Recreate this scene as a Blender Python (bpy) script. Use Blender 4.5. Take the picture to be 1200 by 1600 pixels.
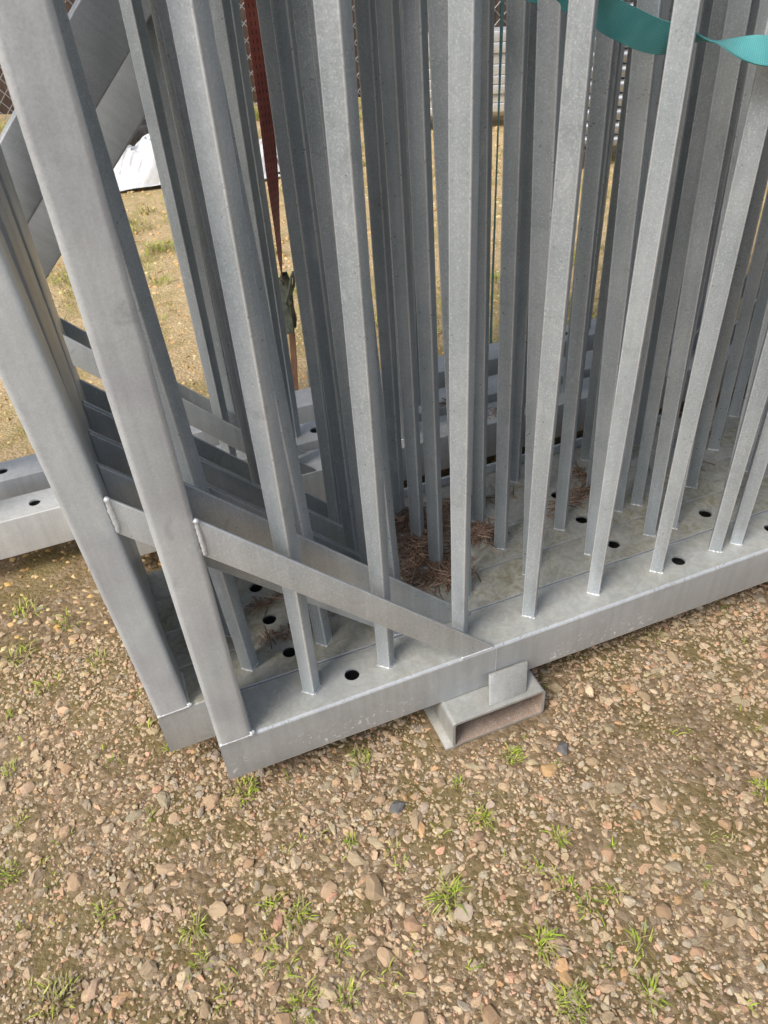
import bpy, bmesh, math, random
import numpy as np
from mathutils import Vector, Matrix

# ------------------------------------------------------------------ scene, camera, light
for o in list(bpy.data.objects):
    bpy.data.objects.remove(o)
scn = bpy.context.scene
COL = scn.collection
random.seed(7)
rng = np.random.default_rng(11)

DK = 0.19                                  # height of the rail tops above the ground
cam_d = bpy.data.cameras.new('camera')
cam = bpy.data.objects.new('camera', cam_d)
COL.objects.link(cam)
scn.camera = cam
cam_d.sensor_fit = 'VERTICAL'
cam_d.sensor_height = 24.0
cam_d.lens = 18.0
cam_d.clip_start = 0.02
cam_d.clip_end = 400
cx = Vector((0.92708016, -0.37071286, -0.05562684))
cy = Vector((0.27229817, 0.5639823, 0.77960097))
cz = Vector((-0.25763555, -0.73789968, 0.62380124))
M = Matrix.Identity(4)
for i in range(3):
    M[i][0], M[i][1], M[i][2] = cx[i], cy[i], cz[i]
M[2][3] = DK + 1.15
cam.matrix_world = M
cam_d.dof.use_dof = True
cam_d.dof.focus_distance = 1.45
cam_d.dof.aperture_fstop = 9.0

SUN_EL, SUN_AZ = math.radians(50), math.radians(245)      # azimuth clockwise from +Y
world = bpy.data.worlds.new('World')
scn.world = world
world.use_nodes = True
wn, wl = world.node_tree.nodes, world.node_tree.links
wn.clear()
sky = wn.new('ShaderNodeTexSky')
sky.sky_type = 'NISHITA'
sky.sun_disc = False
sky.sun_elevation = SUN_EL
sky.sun_rotation = SUN_AZ
sky.dust_density = 4.0
hsv = wn.new('ShaderNodeHueSaturation')
hsv.inputs['Saturation'].default_value = 0.85             # thin high overcast
bgn = wn.new('ShaderNodeBackground')
bgn.inputs['Strength'].default_value = 0.105
wo = wn.new('ShaderNodeOutputWorld')
wl.new(sky.outputs[0], hsv.inputs['Color'])
wl.new(hsv.outputs[0], bgn.inputs['Color'])
wl.new(bgn.outputs[0], wo.inputs['Surface'])

sun_d = bpy.data.lights.new('sun', 'SUN')
sun_d.energy = 1.8
sun_d.angle = math.radians(26)
sun_d.color = (1.0, 0.97, 0.925)
sun = bpy.data.objects.new('sun', sun_d)
COL.objects.link(sun)
sd = Vector((math.sin(SUN_AZ) * math.cos(SUN_EL), math.cos(SUN_AZ) * math.cos(SUN_EL), math.sin(SUN_EL)))
sun.rotation_euler = sd.to_track_quat('Z', 'Y').to_euler()

scn.view_settings.view_transform = 'Standard'
scn.view_settings.look = 'None'
scn.view_settings.exposure = 0.56
scn.view_settings.gamma = 1.0
scn.view_settings.use_curve_mapping = False

# ------------------------------------------------------------------ helpers
def tag(o, label=None, cat=None, group=None, kind=None):
    for k, v in (('label', label), ('category', cat), ('group', group), ('kind', kind)):
        if v:
            o[k] = v
    return o

def obj(name, mesh, mat=None, parent=None, loc=(0, 0, 0), rot=(0, 0, 0)):
    o = bpy.data.objects.new(name, mesh)
    COL.objects.link(o)
    if mat is not None and len(mesh.materials) == 0:
        mesh.materials.append(mat)
    o.parent = parent
    o.location = loc
    o.rotation_euler = rot
    return o

def empty(name, loc):
    o = bpy.data.objects.new(name, None)
    o.empty_display_size = 0.1
    COL.objects.link(o)
    o.location = loc
    return o

def finish(bm, name, smooth=True, angle=35):
    me = bpy.data.meshes.new(name)
    bmesh.ops.recalc_face_normals(bm, faces=bm.faces)
    bm.to_mesh(me)
    bm.free()
    if smooth:
        me.shade_smooth()
        me.set_sharp_from_angle(angle=math.radians(angle))
    return me

def fast_mesh(name, verts, tris, cols=None, n=3, smooth=False):
    me = bpy.data.meshes.new(name)
    nv, nf = len(verts), len(tris)
    me.vertices.add(nv)
    me.vertices.foreach_set('co', np.ascontiguousarray(verts, dtype=np.float32).ravel())
    me.loops.add(nf * n)
    me.loops.foreach_set('vertex_index', np.ascontiguousarray(tris, dtype=np.int32).ravel())
    me.polygons.add(nf)
    me.polygons.foreach_set('loop_start', np.arange(0, nf * n, n, dtype=np.int32))
    if cols is not None:
        a = me.color_attributes.new('Col', 'FLOAT_COLOR', 'POINT')
        c = np.ones((nv, 4), dtype=np.float32)
        c[:, :3] = cols
        a.data.foreach_set('color', c.ravel())
    me.update(calc_edges=True)
    me.validate()
    if smooth:
        me.shade_smooth()
    else:
        me.shade_flat()
    return me

def rrect(w, h, r, seg=4, cx_=0, cy_=0, rot=0.0):
    pts = []
    for k, (sx, sy) in enumerate(((1, 1), (-1, 1), (-1, -1), (1, -1))):
        for i in range(seg + 1):
            a = math.radians(90 * k + 90 * i / seg)
            pts.append((sx * (w / 2 - r) + r * math.cos(a), sy * (h / 2 - r) + r * math.sin(a)))
    c, s = math.cos(rot), math.sin(rot)
    return [(c * x - s * y + cx_, s * x + c * y + cy_) for x, y in pts]

def prism_z(profile, z0, z1):
    bm = bmesh.new()
    a = [bm.verts.new((x, y, z0)) for x, y in profile]
    b = [bm.verts.new((x, y, z1)) for x, y in profile]
    n = len(a)
    for i in range(n):
        bm.faces.new((a[i], a[(i + 1) % n], b[(i + 1) % n], b[i]))
    bm.faces.new(a[::-1])
    bm.faces.new(b)
    return bm

def box_bm(bm, x0, x1, y0, y1, z0, z1):
    vs = [bm.verts.new((x, y, z)) for x in (x0, x1) for y in (y0, y1) for z in (z0, z1)]
    for f in ((0, 1, 3, 2), (4, 6, 7, 5), (0, 4, 5, 1), (2, 3, 7, 6), (0, 2, 6, 4), (1, 5, 7, 3)):
        bm.faces.new([vs[i] for i in f])
    return vs

def box_mesh(name, x0, x1, y0, y1, z0, z1, bev=0.0, seg=2):
    bm = bmesh.new()
    box_bm(bm, x0, x1, y0, y1, z0, z1)
    if bev:
        bmesh.ops.bevel(bm, geom=bm.edges[:], offset=bev, segments=seg, affect='EDGES', profile=0.5)
    return finish(bm, name)

def tube_bm(bm, pts, rad, n=8, jitter=0.0):
    rings = []
    m = len(pts)
    for i, p in enumerate(pts):
        p = Vector(p)
        d = (Vector(pts[min(i + 1, m - 1)]) - Vector(pts[max(i - 1, 0)])).normalized()
        up = Vector((0, 0, 1)) if abs(d.z) < 0.9 else Vector((0, 1, 0))
        s = d.cross(up).normalized()
        t = s.cross(d)
        r = rad[i] if isinstance(rad, (list, tuple)) else rad
        r *= 1 + random.uniform(-jitter, jitter)
        rings.append([bm.verts.new(p + s * r * math.cos(2 * math.pi * k / n) + t * r * math.sin(2 * math.pi * k / n)) for k in range(n)])
    for a, b in zip(rings, rings[1:]):
        for k in range(n):
            bm.faces.new((a[k], a[(k + 1) % n], b[(k + 1) % n], b[k]))
    bm.faces.new(rings[0][::-1])
    bm.faces.new(rings[-1])

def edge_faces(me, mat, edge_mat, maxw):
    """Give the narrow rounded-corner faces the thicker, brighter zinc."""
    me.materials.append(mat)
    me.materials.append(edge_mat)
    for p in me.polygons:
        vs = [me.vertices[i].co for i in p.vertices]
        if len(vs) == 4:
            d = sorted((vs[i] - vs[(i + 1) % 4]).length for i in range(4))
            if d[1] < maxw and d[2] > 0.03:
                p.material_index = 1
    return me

# ------------------------------------------------------------------ materials
def new_mat(name):
    m = bpy.data.materials.new(name)
    m.use_nodes = True
    nt = m.node_tree
    b = nt.nodes['Principled BSDF']
    return m, nt, b

def N(nt, t, **kw):
    n = nt.nodes.new(t)
    for k, v in kw.items():
        if k in n.inputs:
            n.inputs[k].default_value = v
        else:
            setattr(n, k, v)
    return n

def mixc(nt, fac, a, b, blend='MIX'):
    n = nt.nodes.new('ShaderNodeMix')
    n.data_type = 'RGBA'
    n.blend_type = blend
    for sock, v in ((n.inputs[0], fac), (n.inputs[6], a), (n.inputs[7], b)):
        if hasattr(v, 'is_output'):
            nt.links.new(v, sock)
        elif isinstance(v, (int, float)):
            sock.default_value = v
        else:
            sock.default_value = (*v, 1)
    return n.outputs[2]

def mathn(nt, op, a, b=None, c=None, clamp=False):
    n = nt.nodes.new('ShaderNodeMath')
    n.operation = op
    n.use_clamp = clamp
    for i, v in enumerate((a, b, c)):
        if v is None:
            continue
        if hasattr(v, 'is_output'):
            nt.links.new(v, n.inputs[i])
        else:
            n.inputs[i].default_value = v
    return n.outputs[0]

def ramp(nt, fac, lo, hi):
    n = nt.nodes.new('ShaderNodeMapRange')
    n.interpolation_type = 'SMOOTHSTEP'
    nt.links.new(fac, n.inputs[0])
    n.inputs[1].default_value = lo
    n.inputs[2].default_value = hi
    return n.outputs[0]

def coords(nt, per_object=True):
    tc = nt.nodes.new('ShaderNodeTexCoord')
    if not per_object:
        return tc.outputs['Object']
    oi = nt.nodes.new('ShaderNodeObjectInfo')
    add = nt.nodes.new('ShaderNodeVectorMath')
    add.operation = 'MULTIPLY_ADD'
    add.inputs[1].default_value = (1, 1, 1)
    sc = nt.nodes.new('ShaderNodeVectorMath')
    sc.operation = 'SCALE'
    cmb = nt.nodes.new('ShaderNodeCombineXYZ')
    nt.links.new(oi.outputs['Random'], cmb.inputs[0])
    nt.links.new(oi.outputs['Random'], cmb.inputs[1])
    nt.links.new(oi.outputs['Random'], cmb.inputs[2])
    nt.links.new(cmb.outputs[0], sc.inputs[0])
    sc.inputs['Scale'].default_value = 37.0
    nt.links.new(tc.outputs['Object'], add.inputs[0])
    nt.links.new(sc.outputs[0], add.inputs[2])
    return add.outputs[0]

def noise(nt, vec, scale, detail=2.0, rough=0.5, dist=0.0, stretch=None):
    n = nt.nodes.new('ShaderNodeTexNoise')
    n.inputs['Scale'].default_value = scale
    n.inputs['Detail'].default_value = detail
    n.inputs['Roughness'].default_value = rough
    n.inputs['Distortion'].default_value = dist
    if stretch:
        mp = nt.nodes.new('ShaderNodeMapping')
        mp.inputs['Scale'].default_value = stretch
        nt.links.new(vec, mp.inputs[0])
        vec = mp.outputs[0]
    nt.links.new(vec, n.inputs['Vector'])
    return n.outputs['Fac']

def galv(name, c1, c2, rough=0.45, metal=0.75, bump=0.25, grain=330.0, dirt=0.0, spat=False, tint=None):
    m, nt, b = new_mat(name)
    v = coords(nt)
    big = noise(nt, v, 5.0, 4.0, 0.6)
    mid = noise(nt, v, 38.0, 3.0, 0.6, 0.6)
    fine = noise(nt, v, grain, 2.0, 0.6)
    col = mixc(nt, ramp(nt, big, 0.3, 0.7), c1, c2)
    oi = nt.nodes.new('ShaderNodeObjectInfo')
    col = mixc(nt, 1.0, col, mathn(nt, 'MULTIPLY_ADD', oi.outputs['Random'], 0.22, 0.89), 'MULTIPLY')
    if tint:
        col = mixc(nt, mathn(nt, 'MULTIPLY', ramp(nt, noise(nt, v, 7.0, 2.0), 0.45, 0.7), 0.6), col, tint)
    vor = nt.nodes.new('ShaderNodeTexVoronoi')
    vor.inputs['Scale'].default_value = grain * 1.3
    nt.links.new(v, vor.inputs['Vector'])
    bw = nt.nodes.new('ShaderNodeRGBToBW')
    nt.links.new(vor.outputs['Color'], bw.inputs[0])
    spang = mathn(nt, 'MULTIPLY_ADD', bw.outputs[0], 0.14, 0.93)
    mott = mathn(nt, 'MULTIPLY_ADD', mid, 0.16, 0.92)
    col = mixc(nt, 1.0, col, mathn(nt, 'MULTIPLY', spang, mott), 'MULTIPLY')
    col = mixc(nt, mathn(nt, 'MULTIPLY', ramp(nt, noise(nt, v, 420.0, 2.0, 0.6), 0.5, 0.72), 0.42 if bump > 0.28 else 0.16), col, (0.78, 0.80, 0.81))   # zinc crystals, their sparkle painted in as pale specks
    streak = noise(nt, v, 60.0, 3.0, 0.6, 0.0, (1.0, 1.0, 0.035))
    col = mixc(nt, 1.0, col, mathn(nt, 'MULTIPLY_ADD', ramp(nt, streak, 0.25, 0.75), 0.14, 0.93), 'MULTIPLY')
    stain = mathn(nt, 'MULTIPLY', ramp(nt, noise(nt, v, 16.0, 5.0, 0.7, 1.5, (1.0, 1.0, 0.45)), 0.60, 0.72), 0.4)
    col = mixc(nt, stain, col, (0.66, 0.68, 0.69))
    col = mixc(nt, mathn(nt, 'MULTIPLY', ramp(nt, noise(nt, v, 11.0, 4.0, 0.65, 0.8), 0.62, 0.75), 0.35), col, (0.24, 0.25, 0.255))
    rgh = mathn(nt, 'MULTIPLY_ADD', bw.outputs[0], 0.22, rough - 0.11)
    rgh = mathn(nt, 'MULTIPLY_ADD', mid, 0.14, mathn(nt, 'SUBTRACT', rgh, 0.07))
    met = metal
    if dirt > 0:
        geo = nt.nodes.new('ShaderNodeNewGeometry')
        sep = nt.nodes.new('ShaderNodeSeparateXYZ')
        nt.links.new(geo.outputs['True Normal'], sep.inputs[0])
        up = ramp(nt, sep.outputs[2], 0.75, 0.98)
        d1 = noise(nt, v, 9.0, 6.0, 0.65, 1.2)
        d2 = noise(nt, v, 26.0, 5.0, 0.7, 2.5)
        dm = mathn(nt, 'MULTIPLY', up, mathn(nt, 'MULTIPLY_ADD', ramp(nt, d1, 0.25, 0.7), 0.6, 0.4), clamp=True)
        dm = mathn(nt, 'MULTIPLY', dm, dirt, clamp=True)
        dc = mixc(nt, ramp(nt, d2, 0.35, 0.65), (0.265, 0.245, 0.17), (0.45, 0.43, 0.345))
        dc = mixc(nt, mathn(nt, 'MULTIPLY', ramp(nt, noise(nt, v, 14.0, 5.0, 0.6, 1.0), 0.55, 0.75), 0.75), dc, (0.20, 0.19, 0.09))
        col = mixc(nt, dm, col, dc)
        rgh = mathn(nt, 'MULTIPLY_ADD', dm, 0.25, rgh, clamp=True)
        met = mathn(nt, 'MULTIPLY', mathn(nt, 'SUBTRACT', 1.0, dm), metal)
    if spat:
        s1 = ramp(nt, noise(nt, v, 85.0, 4.0, 0.65, 1.0), 0.59, 0.62)
        s2 = ramp(nt, noise(nt, v, 5.0, 2.0, 0.5), 0.46, 0.56)
        tc = nt.nodes.new('ShaderNodeTexCoord')
        sp = nt.nodes.new('ShaderNodeSeparateXYZ')
        nt.links.new(tc.outputs['Object'], sp.inputs[0])
        low = mathn(nt, 'MULTIPLY', ramp(nt, sp.outputs[2], -0.108, -0.095), mathn(nt, 'SUBTRACT', 1.0, ramp(nt, sp.outputs[2], -0.085, -0.03)))
        sm = mathn(nt, 'MULTIPLY', mathn(nt, 'MULTIPLY', s1, s2), low)
        col = mixc(nt, sm, col, (0.78, 0.8, 0.83))
        met = mathn(nt, 'MULTIPLY', mathn(nt, 'SUBTRACT', 1.0, sm), met)
    nt.links.new(col, b.inputs['Base Color'])
    nt.links.new(rgh, b.inputs['Roughness'])
    if hasattr(met, 'is_output'):
        nt.links.new(met, b.inputs['Metallic'])
    else:
        b.inputs['Metallic'].default_value = met
    bp = nt.nodes.new('ShaderNodeBump')
    nt.links.new(mathn(nt, 'MULTIPLY', mathn(nt, 'MULTIPLY_ADD', ramp(nt, noise(nt, v, 9.0, 3.0, 0.6), 0.3, 0.7), 0.75, 0.35), bump), bp.inputs['Strength'])
    bp.inputs['Distance'].default_value = 0.00055
    hgt = mathn(nt, 'ADD', fine, mathn(nt, 'MULTIPLY', mid, 0.35))
    nt.links.new(hgt, bp.inputs['Height'])
    nt.links.new(bp.outputs[0], b.inputs['Normal'])
    return m

M_BAR = galv('galvanised_bar', (0.35, 0.395, 0.42), (0.445, 0.485, 0.51), 0.38, 0.35, 0.3, 240)
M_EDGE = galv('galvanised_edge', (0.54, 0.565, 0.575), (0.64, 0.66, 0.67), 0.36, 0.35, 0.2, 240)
M_POST = galv('galvanised_post', (0.48, 0.51, 0.525), (0.57, 0.595, 0.605), 0.40, 0.22, 0.25, 300, tint=(0.40, 0.41, 0.445))
M_RAIL_A = galv('galvanised_rail_clean', (0.41, 0.435, 0.445), (0.50, 0.52, 0.525), 0.45, 0.35, 0.2, 300, dirt=0.55, spat=True)
M_RAIL = galv('galvanised_rail_weathered', (0.43, 0.45, 0.455), (0.52, 0.535, 0.535), 0.42, 0.4, 0.18, 260, dirt=1.0)
M_RAIL_R = galv('galvanised_rail_skylit', (0.56, 0.575, 0.575), (0.66, 0.67, 0.66), 0.45, 0.2, 0.18, 260, dirt=0.35)  # paler copy for the rear rails, sky light painted into the colour
M_BRACE = galv('galvanised_flat_bar', (0.43, 0.465, 0.485), (0.52, 0.55, 0.565), 0.38, 0.35, 0.35, 340)
M_WELD = galv('zinc_weld', (0.60, 0.61, 0.62), (0.72, 0.73, 0.74), 0.42, 0.3, 0.5, 300)
M_SKID = galv('galvanised_skid', (0.36, 0.37, 0.36), (0.46, 0.465, 0.45), 0.45, 0.35, 0.25, 220, dirt=0.3, tint=(0.34, 0.32, 0.28))
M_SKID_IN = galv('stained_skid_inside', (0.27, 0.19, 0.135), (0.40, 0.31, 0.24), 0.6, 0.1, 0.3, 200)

def attr_mat(name, rough=0.9, spec=0.25, bump=0.0, bscale=200, var=0.25, translucent=0.0):
    m, nt, b = new_mat(name)
    a = nt.nodes.new('ShaderNodeVertexColor')
    a.layer_name = 'Col'
    v = coords(nt, False)
    n1 = noise(nt, v, bscale, 4.0, 0.65)
    col = mixc(nt, 1.0, a.outputs[0], mathn(nt, 'MULTIPLY_ADD', n1, 2 * var, 1 - var), 'MULTIPLY')
    nt.links.new(col, b.inputs['Base Color'])
    b.inputs['Roughness'].default_value = rough
    b.inputs['Specular IOR Level'].default_value = spec
    if bump:
        bp = nt.nodes.new('ShaderNodeBump')
        bp.inputs['Strength'].default_value = bump
        bp.inputs['Distance'].default_value = 0.002
        nt.links.new(n1, bp.inputs['Height'])
        nt.links.new(bp.outputs[0], b.inputs['Normal'])
    if translucent:
        b.inputs['Subsurface Weight'].default_value = translucent
        b.inputs['Subsurface Radius'].default_value = (0.002, 0.003, 0.001)
    return m

M_STONE = attr_mat('stone', 0.85, 0.3, 0.6, 330, 0.55)
M_BLADE = attr_mat('grass_blade', 0.55, 0.35, 0.0, 60, 0.15)
M_NEEDLE = attr_mat('dry_needle', 0.8, 0.2, 0.0, 120, 0.25)

def ground_mat():
    m, nt, b = new_mat('gravelly_soil')
    v = coords(nt, False)
    n1 = noise(nt, v, 3.2, 5.0, 0.6)
    n2 = noise(nt, v, 55.0, 6.0, 0.7)
    n3 = noise(nt, v, 260.0, 3.0, 0.7)
    moss = ramp(nt, noise(nt, v, 4.6, 5.0, 0.62, 0.4), 0.44, 0.62)
    vor = nt.nodes.new('ShaderNodeTexVoronoi')
    vor.inputs['Scale'].default_value = 95.0
    nt.links.new(v, vor.inputs['Vector'])
    vb = nt.nodes.new('ShaderNodeRGBToBW')
    nt.links.new(vor.outputs['Color'], vb.inputs[0])
    col = mixc(nt, ramp(nt, n2, 0.3, 0.7), (0.125, 0.086, 0.047), (0.30, 0.215, 0.122))
    col = mixc(nt, mathn(nt, 'MULTIPLY', ramp(nt, n1, 0.4, 0.65), 0.45), col, (0.36, 0.27, 0.165))
    col = mixc(nt, mathn(nt, 'MULTIPLY', ramp(nt, vb.outputs[0], 0.55, 0.8), 0.55), col, (0.40, 0.31, 0.225))
    col = mixc(nt, mathn(nt, 'MULTIPLY', moss, 0.6), col, (0.165, 0.135, 0.042))
    spg = nt.nodes.new('ShaderNodeSeparateXYZ')
    nt.links.new(v, spg.inputs[0])
    back = ramp(nt, mathn(nt, 'MULTIPLY_ADD', n1, 1.2, spg.outputs[1]), 2.1, 3.3)       # soil turns yellower and paler towards the back
    far_soil = mixc(nt, ramp(nt, n2, 0.3, 0.7), (0.46, 0.335, 0.175), (0.66, 0.51, 0.305))
    far_soil = mixc(nt, mathn(nt, 'MULTIPLY', moss, 0.5), far_soil, (0.27, 0.235, 0.075))
    col = mixc(nt, back, col, far_soil)
    nt.links.new(col, b.inputs['Base Color'])
    b.inputs['Roughness'].default_value = 0.95
    b.inputs['Specular IOR Level'].default_value = 0.15
    bp = nt.nodes.new('ShaderNodeBump')
    bp.inputs['Strength'].default_value = 0.9
    bp.inputs['Distance'].default_value = 0.006
    h = mathn(nt, 'ADD', n2, mathn(nt, 'MULTIPLY', n3, 0.5))
    h = mathn(nt, 'SUBTRACT', h, mathn(nt, 'MULTIPLY', vor.outputs['Distance'], 0.8))
    nt.links.new(h, bp.inputs['Height'])
    nt.links.new(bp.outputs[0], b.inputs['Normal'])
    return m

M_GROUND = ground_mat()

def simple_mat(name, c1, c2, rough=0.7, scale=8.0, metal=0.0, stretch=None, bump=0.0, spec=0.4):
    m, nt, b = new_mat(name)
    v = coords(nt)
    n1 = noise(nt, v, scale, 5.0, 0.6, 0.3, stretch)
    nt.links.new(mixc(nt, ramp(nt, n1, 0.3, 0.7), c1, c2), b.inputs['Base Color'])
    b.inputs['Roughness'].default_value = rough
    b.inputs['Metallic'].default_value = metal
    b.inputs['Specular IOR Level'].default_value = spec
    if bump:
        bp = nt.nodes.new('ShaderNodeBump')
        bp.inputs['Strength'].default_value = bump
        bp.inputs['Distance'].default_value = 0.003
        nt.links.new(n1, bp.inputs['Height'])
        nt.links.new(bp.outputs[0], b.inputs['Normal'])
    return m

M_TARP = simple_mat('white_tarpaulin', (0.56, 0.575, 0.59), (0.68, 0.69, 0.70), 0.5, 14)
M_WIRE = simple_mat('fence_wire', (0.42, 0.43, 0.44), (0.55, 0.56, 0.57), 0.4, 40, 0.7)
M_WOOD = simple_mat('dark_timber', (0.055, 0.038, 0.03), (0.12, 0.085, 0.068), 0.85, 6, stretch=(12, 12, 0.8), bump=0.5)
M_PALE = simple_mat('pale_timber', (0.36, 0.25, 0.14), (0.5, 0.37, 0.22), 0.8, 6, stretch=(10, 10, 0.8))
M_BLACK = simple_mat('black_plastic', (0.012, 0.012, 0.013), (0.04, 0.04, 0.045), 0.5, 20)
M_BAG = simple_mat('grey_plastic', (0.22, 0.2, 0.21), (0.45, 0.42, 0.43), 0.5, 20)
M_BUCKLE = simple_mat('green_zinc_buckle', (0.16, 0.185, 0.14), (0.30, 0.32, 0.26), 0.42, 60, 0.7)
M_PIPE = simple_mat('bright_steel_pipe', (0.40, 0.41, 0.42), (0.58, 0.59, 0.60), 0.34, 9, 0.8)
M_PROFILE = simple_mat('pale_steel_profile', (0.60, 0.61, 0.61), (0.72, 0.73, 0.73), 0.45, 10, 0.5)

def web_mat(name, ca, cb, dash=False):
    m, nt, b = new_mat(name)
    uv = nt.nodes.new('ShaderNodeUVMap')
    sp = nt.nodes.new('ShaderNodeSeparateXYZ')
    nt.links.new(uv.outputs[0], sp.inputs[0])
    # u across the strap in metres, v along it in metres
    wv = mathn(nt, 'MULTIPLY', mathn(nt, 'SINE', mathn(nt, 'MULTIPLY', mathn(nt, 'ADD', sp.outputs[1], sp.outputs[0]), 2 * math.pi / 0.0052)),
               mathn(nt, 'SINE', mathn(nt, 'MULTIPLY', mathn(nt, 'SUBTRACT', sp.outputs[1], sp.outputs[0]), 2 * math.pi / 0.0052)))
    w01 = mathn(nt, 'MULTIPLY_ADD', wv, 0.5, 0.5)
    big = noise(nt, uv.outputs[0], 18.0, 3.0)
    col = mixc(nt, ramp(nt, big, 0.3, 0.7), ca, cb)
    col = mixc(nt, 1.0, col, mathn(nt, 'MULTIPLY_ADD', w01, 0.5, 0.65), 'MULTIPLY')
    if dash:
        fu = mathn(nt, 'FRACT', mathn(nt, 'MULTIPLY', sp.outputs[0], 1 / 0.0105))
        fv = mathn(nt, 'FRACT', mathn(nt, 'MULTIPLY', sp.outputs[1], 1 / 0.018))
        d = mathn(nt, 'MULTIPLY', mathn(nt, 'LESS_THAN', mathn(nt, 'ABSOLUTE', mathn(nt, 'SUBTRACT', fu, 0.5)), 0.12),
                  mathn(nt, 'LESS_THAN', fv, 0.5))
        col = mixc(nt, mathn(nt, 'MULTIPLY', d, 0.85), col, (0.03, 0.015, 0.012))
    nt.links.new(col, b.inputs['Base Color'])
    b.inputs['Roughness'].default_value = 0.7
    b.inputs['Sheen Weight'].default_value = 0.15
    bp = nt.nodes.new('ShaderNodeBump')
    bp.inputs['Strength'].default_value = 0.5
    bp.inputs['Distance'].default_value = 0.0006
    nt.links.new(w01, bp.inputs['Height'])
    nt.links.new(bp.outputs[0], b.inputs['Normal'])
    return m

M_TEAL = web_mat('teal_webbing', (0.055, 0.285, 0.295), (0.10, 0.385, 0.39))
M_RED = web_mat('dark_red_webbing', (0.32, 0.075, 0.055), (0.42, 0.115, 0.085), True)
M_RUST = web_mat('faded_orange_webbing', (0.20, 0.095, 0.055), (0.28, 0.15, 0.085), False)

# ------------------------------------------------------------------ ground
def hgt(x, y):
    return (0.006 * np.sin(2.1 * x + 0.7) * np.cos(1.7 * y + 0.3) + 0.004 * np.sin(5.3 * x - 2.2 * y)
            + 0.0025 * np.sin(13 * x + 7 * y + 1) * np.sin(11 * y - 5 * x))

def axis(lo, hi, fine0, fine1, step):
    a = list(np.arange(fine0, fine1, step))
    v, s = fine0, step
    while v > lo:
        s *= 1.35
        v -= s
        a.insert(0, v)
    v, s = a[-1], step
    while v < hi:
        s *= 1.35
        v += s
        a.append(v)
    return np.array(a)

gx = axis(-150, 150, -1.6, 3.2, 0.03)
gy = axis(-150, 200, -0.2, 3.2, 0.03)
X, Y = np.meshgrid(gx, gy)
far = np.clip(1 - (np.hypot(X, Y) - 8) / 20, 0, 1)
Z = hgt(X, Y) * far + 0.0015 * rng.standard_normal(X.shape) * (np.hypot(X, Y) < 4)
nx, ny = len(gx), len(gy)
idx = np.arange(nx * ny).reshape(ny, nx)
quads = np.stack([idx[:-1, :-1], idx[:-1, 1:], idx[1:, 1:], idx[1:, :-1]], -1).reshape(-1, 4)
ground = obj('ground', fast_mesh('ground', np.stack([X, Y, Z], -1).reshape(-1, 3), quads, n=4, smooth=True), M_GROUND)
tag(ground, 'brown gravelly yard ground with patches of moss', 'ground', kind='structure')

# ------------------------------------------------------------------ stones
def ico(sub):
    bm = bmesh.new()
    bmesh.ops.create_icosphere(bm, subdivisions=sub, radius=1.0)
    v = np.array([p.co[:] for p in bm.verts])
    f = np.array([[q.index for q in t.verts] for t in bm.faces])
    bm.free()
    return v, f

def rocks(sub, n):
    v, f = ico(sub)
    out = []
    for _ in range(n):
        w = v.copy()
        for _k in range(9):                       # chip flat facets off the ball
            d = rng.standard_normal(3)
            d /= np.linalg.norm(d)
            c = rng.uniform(0.45, 0.8)
            t = w @ d
            w -= np.outer(np.maximum(t - c, 0), d)
        w += rng.standard_normal(w.shape) * 0.05
        out.append(w)
    return out, f

PAL = np.array([(0.43, 0.30, 0.22), (0.47, 0.36, 0.26), (0.40, 0.31, 0.225), (0.44, 0.355, 0.25), (0.32, 0.265, 0.21),
                (0.38, 0.335, 0.28), (0.48, 0.40, 0.30), (0.40, 0.265, 0.185), (0.30, 0.26, 0.22), (0.50, 0.29, 0.21),
                (0.45, 0.28, 0.15), (0.21, 0.195, 0.185), (0.40, 0.365, 0.325)])
PW = np.array([11, 12, 13, 13, 9, 7, 9, 8, 6, 5, 3, 2, 5], float)
PW /= PW.sum()

def stone_cols(n, far=False):
    # weathered granite, mostly tan and pinkish
    c = PAL[rng.choice(len(PAL), n, p=PW)]
    c = c * rng.uniform(0.75, 1.25, (n, 1)) * rng.uniform(0.95, 1.05, (n, 3))
    c = c * np.array((0.83, 0.795, 0.715)) + np.array((0.42, 0.32, 0.19)) * 0.32       # dust of the yard on every stone
    if far:
        c = (c - 0.3) * 1.25 + 0.3 + np.array((0.16, 0.10, 0.015))
    return np.clip(c, 0.03, 0.7)

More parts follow.
